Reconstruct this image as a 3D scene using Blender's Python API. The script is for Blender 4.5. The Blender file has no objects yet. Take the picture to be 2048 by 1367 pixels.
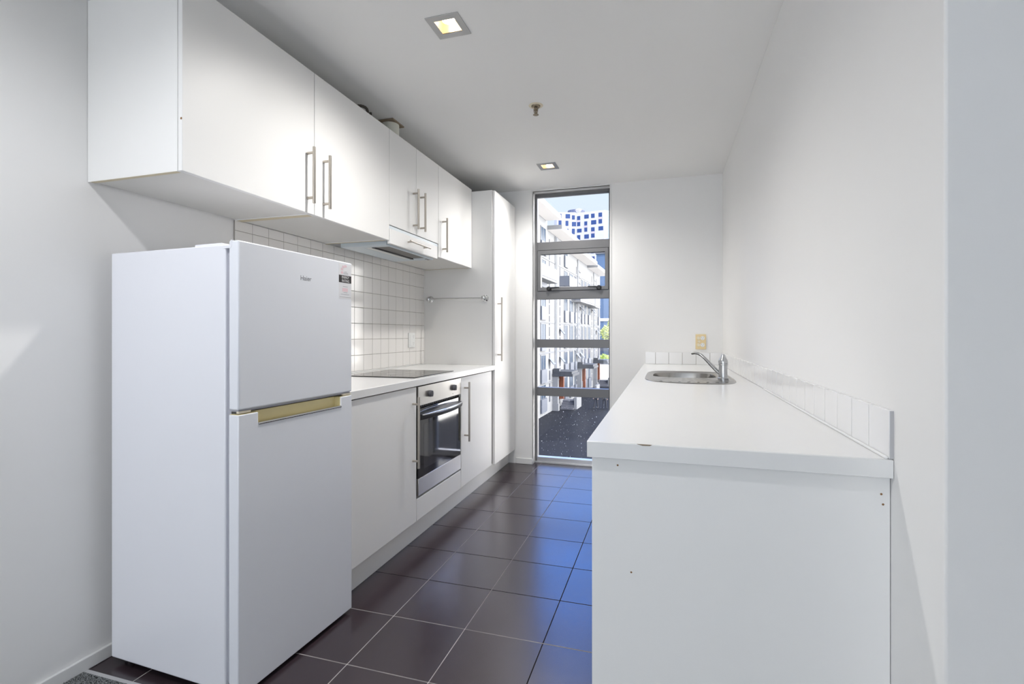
import bpy, bmesh, math, random
from mathutils import Vector, Matrix, noise
random.seed(7)
SC = bpy.context.scene
COL = SC.collection

# ------------------------------------------------------------------ camera
F_PX, CX, CY, YAW, EYE = 1001.66, 1028.03, 667.32, 0.2949, 1.135   # pixels on a 2048 x 1367 frame
cd = bpy.data.cameras.new('camera')
cd.sensor_width = 36.0
cd.lens = F_PX / 2048 * 36
cd.shift_x = -(CX - 1024) / 2048
cd.shift_y = (CY - 683.5) / 2048
cd.clip_start = 0.02
cd.clip_end = 1000
cam = bpy.data.objects.new('camera', cd)
cam.location = (0, 0, EYE)
cam.rotation_euler = (math.pi / 2, 0, YAW)
COL.objects.link(cam)
SC.camera = cam

# ------------------------------------------------------------------ colour management
SC.view_settings.view_transform = 'Standard'
SC.view_settings.look = 'None'
SC.view_settings.exposure = 0.50
SC.view_settings.gamma = 1.0
SC.view_settings.use_curve_mapping = False

# ------------------------------------------------------------------ sky
W = bpy.data.worlds.new('sky')
SC.world = W
W.use_nodes = True
nt = W.node_tree
nt.nodes.clear()
n_out = nt.nodes.new('ShaderNodeOutputWorld')
n_bg = nt.nodes.new('ShaderNodeBackground')
n_tc = nt.nodes.new('ShaderNodeTexCoord')
n_sep = nt.nodes.new('ShaderNodeSeparateXYZ')
n_rmp = nt.nodes.new('ShaderNodeValToRGB')
nt.links.new(n_tc.outputs['Generated'], n_sep.inputs[0])
nt.links.new(n_sep.outputs['Z'], n_rmp.inputs[0])
# added fill: out-of-view sky opposite the sun brightened to light kitchen and facade
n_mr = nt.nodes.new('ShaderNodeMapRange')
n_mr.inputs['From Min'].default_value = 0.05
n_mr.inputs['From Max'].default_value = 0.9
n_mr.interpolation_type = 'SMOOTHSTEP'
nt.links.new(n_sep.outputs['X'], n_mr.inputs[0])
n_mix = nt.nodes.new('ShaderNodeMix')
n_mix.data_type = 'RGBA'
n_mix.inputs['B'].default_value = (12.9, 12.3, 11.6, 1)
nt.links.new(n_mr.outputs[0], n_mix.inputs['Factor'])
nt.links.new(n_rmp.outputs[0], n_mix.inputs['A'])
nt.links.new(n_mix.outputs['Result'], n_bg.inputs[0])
nt.links.new(n_bg.outputs[0], n_out.inputs[0])
cr = n_rmp.color_ramp
cr.elements[0].position = 0.0
cr.elements[0].color = (0.70, 0.77, 0.83, 1)
cr.elements[1].position = 1.0
cr.elements[1].color = (1.2, 1.5, 2.2, 1)
for p_, c_ in ((0.19, (0.70, 0.78, 0.86, 1)), (0.275, (0.70, 0.80, 0.90, 1)), (0.34, (0.55, 1.50, 4.2, 1)), (0.46, (0.65, 1.75, 5.4, 1)), (0.68, (0.9, 1.3, 2.4, 1))):
    e_ = cr.elements.new(p_)
    e_.color = c_
n_bg.inputs[1].default_value = 0.87

# ------------------------------------------------------------------ sun and daylight of the living-room windows
def lamp(name, kind, loc, direction, energy, colour, **kw):
    d = bpy.data.lights.new(name, kind)
    d.energy = energy
    d.color = colour
    for k, v in kw.items():
        setattr(d, k, v)
    o = bpy.data.objects.new(name, d)
    o.location = loc
    o.rotation_euler = Vector(direction).to_track_quat('-Z', 'Y').to_euler()
    COL.objects.link(o)
    return o
lamp('sun', 'SUN', (0, 0, 30), (0.70, 0.42, -0.62), 6.0, (1.0, 0.96, 0.9), angle=0.009)
lamp('daylight_back_window', 'AREA', (-0.6, -3.96, 1.25), (0, 1, 0.0), 36, (0.80, 0.88, 1.0), shape='RECTANGLE', size=1.8, size_y=1.9)

# ------------------------------------------------------------------ materials
def lin(r, g=None, b=None):
    if g is None:
        g = b = r
    f = lambda c: (c / 255 / 12.92) if c / 255 <= 0.04045 else ((c / 255 + 0.055) / 1.055) ** 2.4
    return (f(r), f(g), f(b), 1)
def mat(name, col, rough=0.5, metal=0.0, spec=0.5, noise_amt=0.0, noise_scale=8.0, bump=0.0, bump_scale=200.0, coat=0.0, ior=None, aniso=None):
    m = bpy.data.materials.new(name)
    m.use_nodes = True
    t = m.node_tree
    b = t.nodes['Principled BSDF']
    b.inputs['Base Color'].default_value = col
    b.inputs['Roughness'].default_value = rough
    b.inputs['Metallic'].default_value = metal
    b.inputs['Specular IOR Level'].default_value = spec
    if ior: b.inputs['IOR'].default_value = ior
    if coat:
        b.inputs['Coat Weight'].default_value = coat
        b.inputs['Coat Roughness'].default_value = 0.05
    tc = t.nodes.new('ShaderNodeTexCoord')
    if noise_amt:
        nz = t.nodes.new('ShaderNodeTexNoise')
        nz.inputs['Scale'].default_value = noise_scale
        nz.inputs['Detail'].default_value = 4
        t.links.new(tc.outputs['Object'], nz.inputs['Vector'])
        mr = t.nodes.new('ShaderNodeMapRange')
        mr.inputs['To Min'].default_value = 1 - noise_amt
        mr.inputs['To Max'].default_value = 1 + noise_amt
        t.links.new(nz.outputs[0], mr.inputs[0])
        mx = t.nodes.new('ShaderNodeVectorMath')
        mx.operation = 'SCALE'
        mx.inputs[0].default_value = col[:3]
        t.links.new(mr.outputs[0], mx.inputs['Scale'])
        t.links.new(mx.outputs[0], b.inputs['Base Color'])
    if bump:
        nb = t.nodes.new('ShaderNodeTexNoise')
        nb.inputs['Scale'].default_value = bump_scale
        nb.inputs['Detail'].default_value = 2
        mp = t.nodes.new('ShaderNodeMapping')
        if aniso: mp.inputs['Scale'].default_value = aniso
        t.links.new(tc.outputs['Object'], mp.inputs[0])
        t.links.new(mp.outputs[0], nb.inputs['Vector'])
        bp = t.nodes.new('ShaderNodeBump')
        bp.inputs['Strength'].default_value = bump
        bp.inputs['Distance'].default_value = 0.002
        t.links.new(nb.outputs[0], bp.inputs['Height'])
        t.links.new(bp.outputs[0], b.inputs['Normal'])
    return m
def emit(name, col, strength):
    m = bpy.data.materials.new(name)
    m.use_nodes = True
    b = m.node_tree.nodes['Principled BSDF']
    b.inputs['Base Color'].default_value = (0, 0, 0, 1)
    b.inputs['Emission Color'].default_value = col
    b.inputs['Emission Strength'].default_value = strength
    return m

M = {}
M['wall'] = mat('wall_paint', (0.86, 0.855, 0.845, 1), 0.55, bump=0.06, bump_scale=120, noise_amt=0.012, noise_scale=3)
M['ceiling'] = mat('ceiling_paint', (0.92, 0.915, 0.90, 1), 0.8, bump=0.05, bump_scale=120)
M['skirting'] = mat('skirting_paint', (0.80, 0.80, 0.79, 1), 0.35, bump=0.03)
M['cab'] = mat('white_melamine', (0.86, 0.855, 0.84, 1), 0.42, noise_amt=0.008, noise_scale=2.5)
M['cab_under'] = mat('raw_underside', (0.76, 0.75, 0.72, 1), 0.5, noise_amt=0.02)
M['chip_edge'] = mat('yellowed_edge', (0.70, 0.62, 0.45, 1), 0.6, noise_amt=0.1, noise_scale=30)
M['counter'] = mat('white_laminate', (0.82, 0.82, 0.81, 1), 0.22, noise_amt=0.01, bump=0.01, bump_scale=60)
M['gap'] = mat('dark_gap', (0.012, 0.011, 0.010, 1), 0.8)
M['steel'] = mat('brushed_steel', (0.62, 0.60, 0.57, 1), 0.28, 1.0, bump=0.10, bump_scale=60, aniso=(1, 1, 40))
M['handle'] = mat('satin_nickel', (0.50, 0.46, 0.41, 1), 0.32, 1.0)
M['chrome'] = mat('chrome', (0.66, 0.67, 0.68, 1), 0.12, 1.0)
M['tap'] = mat('worn_chrome', (0.50, 0.51, 0.52, 1), 0.22, 1.0, noise_amt=0.1, noise_scale=40)
M['sink'] = mat('sink_steel', (0.36, 0.35, 0.335, 1), 0.22, 1.0, bump=0.06, bump_scale=80)
M['fridge'] = mat('fridge_white', (0.83, 0.84, 0.89, 1), 0.30, coat=0.2)
M['fridge_door'] = mat('fridge_door_white', (0.80, 0.82, 0.87, 1), 0.27, coat=0.2)
M['gasket'] = mat('grey_gasket', (0.42, 0.42, 0.47, 1), 0.6)
M['cream'] = mat('yellowed_plastic', (0.78, 0.68, 0.38, 1), 0.4, noise_amt=0.06, noise_scale=12)
M['logo'] = mat('grey_print', (0.27, 0.27, 0.29, 1), 0.35)
M['sticker'] = mat('sticker_film', (0.76, 0.76, 0.78, 1), 0.3)
M['sticker_black'] = mat('sticker_black', (0.025, 0.022, 0.022, 1), 0.4)
M['sticker_white'] = mat('sticker_white', (0.82, 0.82, 0.82, 1), 0.4)
M['sticker_pink'] = mat('faded_pink', (0.78, 0.58, 0.62, 1), 0.4)
M['oven_glass'] = mat('oven_glass', (0.012, 0.012, 0.014, 1), 0.03, ior=1.9)
M['oven_view'] = mat('oven_viewing_glass', (0.045, 0.045, 0.05, 1), 0.05, ior=2.0)
M['black'] = mat('black_plastic', (0.016, 0.016, 0.018, 1), 0.3)
M['knob'] = mat('grey_knob', (0.10, 0.10, 0.115, 1), 0.35)
M['hob'] = mat('hob_glass', (0.02, 0.019, 0.018, 1), 0.05, spec=0.16)
M['hob_mark'] = mat('hob_marking', (0.05, 0.05, 0.05, 1), 0.3, spec=0.16)
M['hood'] = mat('hood_enamel', (0.66, 0.73, 0.77, 1), 0.3)
M['filter'] = mat('hood_filter', (0.20, 0.19, 0.18, 1), 0.45, 0.6, bump=0.3, bump_scale=500)
M['plate'] = mat('switch_white', (0.82, 0.83, 0.82, 1), 0.3)
M['plate_old'] = mat('switch_yellowed', (0.78, 0.62, 0.34, 1), 0.35)
M['plate_pale'] = mat('switch_pale', (0.80, 0.72, 0.55, 1), 0.35)
M['alu'] = mat('grey_aluminium', (0.175, 0.175, 0.18, 1), 0.42, 0.35)
M['alu_sill'] = mat('sill_aluminium', (0.62, 0.62, 0.64, 1), 0.3, 0.7)
M['lamp_frame'] = mat('lamp_frame', (0.50, 0.50, 0.50, 1), 0.4, 0.6)
M['lamp_cup'] = mat('lamp_reflector', (0.50, 0.40, 0.28, 1), 0.4, 0.6)
M['bulb'] = emit('lit_bulb', (1.0, 0.84, 0.62, 1), 13)
M['brass'] = mat('sprinkler_metal', (0.30, 0.25, 0.18, 1), 0.35, 0.9)
M['rust'] = mat('rust_spot', (0.25, 0.13, 0.05, 1), 0.8)
M['duct'] = mat('white_duct', (0.70, 0.70, 0.62, 1), 0.5)
M['hose'] = mat('dark_hose', (0.055, 0.045, 0.035, 1), 0.5)
M['card'] = mat('brown_board', (0.26, 0.20, 0.14, 1), 0.8, noise_amt=0.15, noise_scale=20)
M['sealant'] = mat('sealant', (0.84, 0.84, 0.83, 1), 0.4)
M['tile'] = mat('white_glazed_tile', (0.84, 0.835, 0.83, 1), 0.13, noise_amt=0.015, noise_scale=1.2, bump=0.02, bump_scale=10)
M['tile_far'] = mat('splashback_tile', (0.86, 0.84, 0.815, 1), 0.14, noise_amt=0.015, noise_scale=1.2, bump=0.02, bump_scale=10)
M['grout'] = mat('wall_grout', (0.40, 0.37, 0.34, 1), 0.9, noise_amt=0.15, noise_scale=15)
M['grout_white'] = mat('white_grout', (0.50, 0.50, 0.51, 1), 0.9)
# outdoors
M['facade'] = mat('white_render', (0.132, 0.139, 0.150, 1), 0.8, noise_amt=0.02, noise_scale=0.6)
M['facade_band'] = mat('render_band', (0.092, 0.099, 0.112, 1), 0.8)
M['soffit'] = mat('bounce_lit_soffit', (0.58, 0.565, 0.56, 1), 0.8)  # paler than the facade: bounced light on the eave underside put into colour
M['ext_glass'] = mat('window_glass_blue', (0.027, 0.042, 0.068, 1), 0.2, spec=0.17)
M['ext_panel'] = mat('grey_balcony_panel', (0.066, 0.076, 0.100, 1), 0.5)
M['ext_dark'] = mat('dark_frames', (0.03, 0.035, 0.05, 1), 0.5)
M['pipe'] = mat('downpipe_grey', (0.15, 0.165, 0.19, 1), 0.5)
M['canopy'] = mat('canopy_steel', (0.026, 0.030, 0.038, 1), 0.5)
M['orange'] = mat('orange_door', (0.15, 0.045, 0.02, 1), 0.5)
M['step'] = mat('concrete_step', (0.07, 0.074, 0.09, 1), 0.8)
M['asphalt'] = mat('asphalt', (0.0022, 0.0033, 0.0068, 1), 0.8, spec=0.15, noise_amt=0.5, noise_scale=1.1, bump=0.3, bump_scale=30)
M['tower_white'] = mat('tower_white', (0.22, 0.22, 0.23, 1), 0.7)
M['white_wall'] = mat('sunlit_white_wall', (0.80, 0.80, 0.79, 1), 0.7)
M['tower_glass'] = mat('tower_glass', (0.015, 0.032, 0.095, 1), 0.3, spec=0.1)
M['tower_sill'] = mat('tower_pink_panel', (0.20, 0.175, 0.19, 1), 0.7)
M['office'] = mat('office_glass', (0.045, 0.075, 0.13, 1), 0.25, noise_amt=0.3, noise_scale=0.2)
M['office_blue'] = mat('curved_office_glass', (0.05, 0.10, 0.26, 1), 0.2)
M['leaf'] = mat('sunlit_leaves', (0.26, 0.36, 0.035, 1), 0.6)
M['leaf_pale'] = mat('pale_leaves', (0.30, 0.34, 0.10, 1), 0.6)
M['bark'] = mat('bark', (0.08, 0.06, 0.04, 1), 0.9)
M['pink'] = mat('pink_wall', (0.62, 0.46, 0.42, 1), 0.8)
M['car'] = mat('dark_blue_paint', (0.02, 0.035, 0.07, 1), 0.2)
M['skin'] = mat('skin', (0.45, 0.28, 0.20, 1), 0.6)
M['cloth_dark'] = mat('dark_trousers', (0.02, 0.022, 0.03, 1), 0.9)
M['cloth_grey'] = mat('grey_jacket', (0.07, 0.075, 0.09, 1), 0.9)
M['hair'] = mat('dark_hair', (0.02, 0.015, 0.012, 1), 0.7)

def floor_tile_mat():
    m = bpy.data.materials.new('plum_floor_tiles')
    m.use_nodes = True
    t = m.node_tree
    N, L = t.nodes, t.links
    b = N['Principled BSDF']
    geo = N.new('ShaderNodeNewGeometry')
    sep = N.new('ShaderNodeSeparateXYZ')
    L.new(geo.outputs['Position'], sep.inputs[0])
    P = 0.3086
    def mth(op, a, bb=None, c=None):
        n = N.new('ShaderNodeMath')
        n.operation = op
        for i, v in enumerate((a, bb, c)):
            if v is None: continue
            if isinstance(v, (int, float)): n.inputs[i].default_value = v
            else: L.new(v, n.inputs[i])
        return n.outputs[0]
    def cell(src, off):
        q = mth('DIVIDE', mth('SUBTRACT', src, off), P)
        fl = mth('FLOOR', q)
        d = mth('ABSOLUTE', mth('SUBTRACT', mth('SUBTRACT', q, fl), 0.5))
        return fl, mth('SUBTRACT', 0.5, d)          # distance to the nearest joint in tile units
    fx, dx = cell(sep.outputs['X'], -1.0498)
    fy, dy = cell(sep.outputs['Y'], 2.4059)
    def mask(d, w):
        mr = N.new('ShaderNodeMapRange')
        mr.inputs['From Min'].default_value = w * 0.75 / P
        mr.inputs['From Max'].default_value = w * 1.25 / P
        mr.inputs['To Min'].default_value = 1
        mr.inputs['To Max'].default_value = 0
        L.new(d, mr.inputs[0])
        return mr.outputs[0]
    mx_, my_ = mask(dx, 0.0017), mask(dy, 0.0022)
    nz = N.new('ShaderNodeTexNoise')
    nz.inputs['Scale'].default_value = 5
    L.new(geo.outputs['Position'], nz.inputs['Vector'])
    # joint running away from the camera: pale; joint across: dark, turning pale at the near end
    near = N.new('ShaderNodeMapRange')
    near.inputs['From Min'].default_value = 2.0
    near.inputs['From Max'].default_value = 1.75
    L.new(sep.outputs['Y'], near.inputs[0])
    rightj = N.new('ShaderNodeMapRange')
    rightj.inputs['From Min'].default_value = -0.62
    rightj.inputs['From Max'].default_value = -0.50
    rightj.inputs['To Min'].default_value = 1
    rightj.inputs['To Max'].default_value = 0
    L.new(sep.outputs['X'], rightj.inputs[0])
    wx = mth('MULTIPLY', rightj.outputs[0], mth('ADD', 0.30, mth('MULTIPLY', nz.outputs[0], 0.9)))
    wx2 = mth('MULTIPLY', wx, mth('ADD', 0.55, mth('MULTIPLY', near.outputs[0], 0.5)))
    wy = mth('MULTIPLY', near.outputs[0], mth('ADD', 0.1, mth('MULTIPLY', nz.outputs[0], 0.9)))
    pale = mth('ADD', mth('MULTIPLY', mx_, wx2), mth('MULTIPLY', my_, wy))
    gcol = N.new('ShaderNodeMix')
    gcol.data_type = 'RGBA'
    gcol.inputs['A'].default_value = (0.012, 0.010, 0.011, 1)
    gcol.inputs['B'].default_value = (0.55, 0.52, 0.50, 1)
    gcol.clamp_factor = True
    L.new(pale, gcol.inputs['Factor'])
    # tile colour with a slight step from tile to tile
    cmb = N.new('ShaderNodeCombineXYZ')
    L.new(fx, cmb.inputs[0]); L.new(fy, cmb.inputs[1])
    wn = N.new('ShaderNodeTexWhiteNoise')
    L.new(cmb.outputs[0], wn.inputs['Vector'])
    mott = N.new('ShaderNodeTexNoise')
    mott.inputs['Scale'].default_value = 14
    mott.inputs['Detail'].default_value = 5
    L.new(geo.outputs['Position'], mott.inputs['Vector'])
    k = mth('ADD', mth('ADD', 0.80, mth('MULTIPLY', wn.outputs['Value'], 0.14)), mth('MULTIPLY', mott.outputs[0], 0.26))
    tcol = N.new('ShaderNodeVectorMath')
    tcol.operation = 'SCALE'
    tcol.inputs[0].default_value = (0.037, 0.024, 0.029)
    L.new(k, tcol.inputs['Scale'])
    joint = mth('MAXIMUM', mx_, my_)
    col = N.new('ShaderNodeMix')
    col.data_type = 'RGBA'
    L.new(joint, col.inputs['Factor'])
    L.new(tcol.outputs[0], col.inputs['A'])
    L.new(gcol.outputs['Result'], col.inputs['B'])
    L.new(col.outputs['Result'], b.inputs['Base Color'])
    ro = mth('ADD', mth('ADD', 0.20, mth('MULTIPLY', joint, 0.5)), mth('MULTIPLY', mott.outputs[0], 0.08))
    L.new(ro, b.inputs['Roughness'])
    b.inputs['IOR'].default_value = 1.72
    L.new(mth('MULTIPLY', 0.5, mth('SUBTRACT', 1.0, joint)), b.inputs['Specular IOR Level'])
    bmp = N.new('ShaderNodeBump')
    bmp.inputs['Strength'].default_value = 0.5
    bmp.inputs['Distance'].default_value = 0.0015
    hgt = mth('ADD', mth('SUBTRACT', 1.0, joint), mth('MULTIPLY', mott.outputs[0], 0.03))
    L.new(hgt, bmp.inputs['Height'])
    L.new(bmp.outputs[0], b.inputs['Normal'])
    return m
M['floor'] = floor_tile_mat()

def carpet_mat():
    m = mat('carpet_flecked', (0.10, 0.10, 0.10, 1), 1.0)
    t = m.node_tree
    b = t.nodes['Principled BSDF']
    geo = t.nodes.new('ShaderNodeNewGeometry')
    v = t.nodes.new('ShaderNodeTexNoise')
    v.inputs['Scale'].default_value = 260
    v.inputs['Detail'].default_value = 3
    t.links.new(geo.outputs['Position'], v.inputs['Vector'])
    r = t.nodes.new('ShaderNodeValToRGB')
    r.color_ramp.elements[0].position = 0.38
    r.color_ramp.elements[0].color = (0.012, 0.013, 0.014, 1)
    r.color_ramp.elements[1].position = 0.66
    r.color_ramp.elements[1].color = (0.34, 0.36, 0.36, 1)
    t.links.new(v.outputs[0], r.inputs[0])
    t.links.new(r.outputs[0], b.inputs['Base Color'])
    return m
M['carpet'] = carpet_mat()

def pane_mat(name, dirt):
    m = bpy.data.materials.new(name)
    m.use_nodes = True
    t = m.node_tree
    t.nodes.clear()
    out = t.nodes.new('ShaderNodeOutputMaterial')
    tr = t.nodes.new('ShaderNodeBsdfTransparent')
    tr.inputs[0].default_value = (0.96, 0.97, 0.98, 1)
    gl = t.nodes.new('ShaderNodeBsdfGlossy')
    gl.inputs['Roughness'].default_value = 0.01
    fr = t.nodes.new('ShaderNodeFresnel')
    fr.inputs[0].default_value = 1.35
    mx = t.nodes.new('ShaderNodeMixShader')
    t.links.new(fr.outputs[0], mx.inputs[0])
    t.links.new(tr.outputs[0], mx.inputs[1])
    t.links.new(gl.outputs[0], mx.inputs[2])
    last = mx.outputs[0]
    if dirt:
        geo = t.nodes.new('ShaderNodeNewGeometry')
        mp = t.nodes.new('ShaderNodeMapping')
        mp.inputs['Scale'].default_value = (1, 1, 0.45)
        nz = t.nodes.new('ShaderNodeTexNoise')
        nz.inputs['Scale'].default_value = 140
        nz.inputs['Detail'].default_value = 2
        t.links.new(geo.outputs['Position'], mp.inputs[0])
        t.links.new(mp.outputs[0], nz.inputs['Vector'])
        r = t.nodes.new('ShaderNodeMapRange')
        r.inputs['From Min'].default_value = 0.70
        r.inputs['From Max'].default_value = 0.75
        r.inputs['To Max'].default_value = dirt
        t.links.new(nz.outputs[0], r.inputs[0])
        df = t.nodes.new('ShaderNodeBsdfDiffuse')
        df.inputs[0].default_value = (0.8, 0.82, 0.85, 1)
        tl = t.nodes.new('ShaderNodeBsdfTranslucent')
        tl.inputs[0].default_value = (0.8, 0.82, 0.85, 1)
        ad = t.nodes.new('ShaderNodeMixShader')
        ad.inputs[0].default_value = 0.5
        t.links.new(df.outputs[0], ad.inputs[1])
        t.links.new(tl.outputs[0], ad.inputs[2])
        m2 = t.nodes.new('ShaderNodeMixShader')
        t.links.new(r.outputs[0], m2.inputs[0])
        t.links.new(last, m2.inputs[1])
        t.links.new(ad.outputs[0], m2.inputs[2])
        last = m2.outputs[0]
    t.links.new(last, out.inputs[0])
    return m
M['pane'] = pane_mat('clear_pane', 0.0)
M['pane_dirty'] = pane_mat('speckled_pane', 0.75)

# ------------------------------------------------------------------ mesh helpers
WM = {}                                    # world matrices of the empties and parts
class MB:
    def __init__(self):
        self.bm = bmesh.new()
    def box(self, x0, x1, y0, y1, z0, z1):
        x0, x1 = sorted((x0, x1)); y0, y1 = sorted((y0, y1)); z0, z1 = sorted((z0, z1))
        v = [self.bm.verts.new(p) for p in ((x0,y0,z0),(x1,y0,z0),(x1,y1,z0),(x0,y1,z0),(x0,y0,z1),(x1,y0,z1),(x1,y1,z1),(x0,y1,z1))]
        for f in ((3,2,1,0),(4,5,6,7),(0,1,5,4),(1,2,6,5),(2,3,7,6),(3,0,4,7)):
            self.bm.faces.new([v[i] for i in f])
        return self
    def prism(self, pts, axis, a0, a1):
        """polygon pts in the two other axes (order x,y,z without `axis`) extruded along axis"""
        def P(p, a):
            q = list(p); q.insert(axis, a); return q
        lo = [self.bm.verts.new(P(p, a0)) for p in pts]
        hi = [self.bm.verts.new(P(p, a1)) for p in pts]
        n = len(pts)
        self.bm.faces.new(lo[::-1]); self.bm.faces.new(hi)
        for i in range(n):
            self.bm.faces.new((lo[i], lo[(i+1) % n], hi[(i+1) % n], hi[i]))
        return self
    def tube(self, pts, radii, seg=16, cap=True, flat=1.0, flat_axis=None):
        pts = [Vector(p) for p in pts]
        if isinstance(radii, (int, float)): radii = [radii] * len(pts)
        rings = []
        up = None
        for i, p in enumerate(pts):
            d = (pts[min(i+1, len(pts)-1)] - pts[max(i-1, 0)]).normalized()
            if up is None:
                up = Vector((0, 0, 1)) if abs(d.z) < 0.9 else Vector((0, 1, 0))
            a = d.cross(up).normalized()
            b = a.cross(d).normalized()
            up = b
            rings.append([self.bm.verts.new(p + a * math.cos(2*math.pi*k/seg) * radii[i] + b * math.sin(2*math.pi*k/seg) * radii[i] * flat) for k in range(seg)])
        for r0, r1 in zip(rings, rings[1:]):
            for k in range(seg):
                self.bm.faces.new((r0[k], r0[(k+1) % seg], r1[(k+1) % seg], r1[k]))
        if cap:
            self.bm.faces.new(rings[0][::-1]); self.bm.faces.new(rings[-1])
        return self
    def cyl(self, p0, p1, r, seg=20, r1=None):
        return self.tube([p0, p1], [r, r if r1 is None else r1], seg)
    def lathe(self, prof, origin, axis=(0, 0, 1), seg=28, cap=True):
        """prof: (radius, height) along axis from origin"""
        ax = Vector(axis).normalized()
        a = ax.orthogonal().normalized(); b = ax.cross(a)
        o = Vector(origin); rings = []
        for r, h in prof:
            c = o + ax * h
            if r < 1e-6: rings.append([self.bm.verts.new(c)])
            else: rings.append([self.bm.verts.new(c + (a*math.cos(2*math.pi*k/seg) + b*math.sin(2*math.pi*k/seg))*r) for k in range(seg)])
        for r0, r1 in zip(rings, rings[1:]):
            for k in range(seg):
                q = []
                q += [r0[k], r0[(k+1) % seg]] if len(r0) > 1 else [r0[0]]
                q += [r1[(k+1) % seg], r1[k]] if len(r1) > 1 else [r1[0]]
                if len(q) > 2: self.bm.faces.new(q)
        for rr, fl in ((rings[0], True), (rings[-1], False)):
            if cap and len(rr) > 1: self.bm.faces.new(rr[::-1] if fl else rr)
        return self
    def plate(self, us, vs, holes, axis, a0, a1):
        """slab with rectangular holes (u0,u1,v0,v1); us,vs outer extents; axis is the thin one"""
        U = sorted(set([us[0], us[1]] + [c for h in holes for c in h[:2]]))
        V = sorted(set([vs[0], vs[1]] + [c for h in holes for c in h[2:]]))
        def P(u, v, a):
            q = [u, v]; q.insert(axis, a); return q
        vert = {}
        def g(i, j, k):
            if (i, j, k) not in vert: vert[i, j, k] = self.bm.verts.new(P(U[i], V[j], (a0, a1)[k]))
            return vert[i, j, k]
        def full(i, j):
            if not (0 <= i < len(U)-1 and 0 <= j < len(V)-1): return False
            cu, cv = (U[i]+U[i+1])/2, (V[j]+V[j+1])/2
            return not any(h[0] < cu < h[1] and h[2] < cv < h[3] for h in holes)
        for i in range(len(U)-1):
            for j in range(len(V)-1):
                if not full(i, j): continue
                self.bm.faces.new((g(i,j,0), g(i,j+1,0), g(i+1,j+1,0), g(i+1,j,0)))
                self.bm.faces.new((g(i,j,1), g(i+1,j,1), g(i+1,j+1,1), g(i,j+1,1)))
                for (di, dj, p, q) in ((-1,0,(i,j),(i,j+1)), (1,0,(i+1,j+1),(i+1,j)), (0,-1,(i+1,j),(i,j)), (0,1,(i,j+1),(i+1,j+1))):
                    if not full(i+di, j+dj):
                        self.bm.faces.new((g(*p,0), g(*q,0), g(*q,1), g(*p,1)))
        return self
    def build(self, name, material, parent=None, bevel=0.0, local=False, seg=2, smooth=True, **props):
        bm = self.bm
        bmesh.ops.recalc_face_normals(bm, faces=bm.faces)
        if smooth:
            for f in bm.faces: f.smooth = True
            for e in bm.edges:
                if len(e.link_faces) == 2 and e.calc_face_angle(0) > 0.7: e.smooth = False
        me = bpy.data.meshes.new(name)
        bm.to_mesh(me); bm.free()
        o = bpy.data.objects.new(name, me)
        COL.objects.link(o)
        for mm in (material if isinstance(material, (list, tuple)) else [material]): me.materials.append(mm)
        if parent is not None:
            o.parent = parent
            WM[o.name] = WM[parent.name]
            if not local: me.transform(WM[parent.name].inverted())
        else:
            WM[o.name] = Matrix.Identity(4)
        if bevel:
            b = o.modifiers.new('bevel', 'BEVEL')
            b.width = bevel; b.segments = seg; b.limit_method = 'ANGLE'; b.angle_limit = 0.7
            b.harden_normals = False
        for k, v in props.items(): o[k] = v
        return o
def thing(name, label, cat, loc, rotz=0.0, group=None):
    o = bpy.data.objects.new(name, None)
    o.empty_display_size = 0.1
    COL.objects.link(o)
    o.location = loc; o.rotation_euler = (0, 0, rotz)
    WM[o.name] = Matrix.Translation(loc) @ Matrix.Rotation(rotz, 4, 'Z')
    o['label'] = label; o['category'] = cat
    if group: o['group'] = group
    return o
def tag(o, label, cat, group=None):
    o['label'] = label; o['category'] = cat
    if group: o['group'] = group
    return o
def struct(o):
    o['kind'] = 'structure'
    return o
def text_obj(name, body, size, origin, xdir, ydir, material, parent, sx=1.0, spacing=1.0):
    cu = bpy.data.curves.new(name, 'FONT')
    cu.body = body; cu.size = size; cu.space_character = spacing; cu.extrude = 0.0001
    tmp = bpy.data.objects.new(name, cu)
    COL.objects.link(tmp)
    dg = bpy.context.evaluated_depsgraph_get()
    me = bpy.data.meshes.new_from_object(tmp.evaluated_get(dg))
    bpy.data.objects.remove(tmp); bpy.data.curves.remove(cu)
    X = Vector(xdir); Y = Vector(ydir); Z = X.cross(Y)
    mtx = Matrix.Translation(origin) @ Matrix(((X.x*sx, Y.x, Z.x), (X.y*sx, Y.y, Z.y), (X.z*sx, Y.z, Z.z))).to_4x4()
    me.transform(mtx)
    me.materials.clear(); me.materials.append(material)
    o = bpy.data.objects.new(name, me)
    COL.objects.link(o)
    o.parent = parent
    WM[o.name] = WM[parent.name]
    return o

# ------------------------------------------------------------------ room shell
XL, XR, YF, ZC, YR = -1.8808, 0.4212, 4.22, 2.3883, 0.954      # left wall, right wall, far wall, ceiling, end of the right wall
WX0, WX1, WZ1 = -1.112, -0.448, 2.372                            # window opening
YB, XE = -4.0, 3.6                                               # living room behind the camera
LAMPS = [(-0.848, 1.873), (-0.846, 3.655), (-1.15, 0.45)]  # last one is out of view, added as fill for the fridge side
LH = 0.046
struct(MB().box(XL-0.1, XE+0.1, 1.195, 4.40, -0.12, 0).build('floor', M['floor'], smooth=False))
struct(MB().plate((XL-0.1, XE+0.1), (YB-0.1, 4.42), [(x-LH, x+LH, y-LH, y+LH) for x, y in LAMPS], 2, ZC, ZC+0.12).build('ceiling', M['ceiling'], smooth=False))
struct(MB().box(XL-0.12, XL, YB-0.1, 4.42, -0.12, ZC).build('wall_left', M['wall'], smooth=False))
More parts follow.
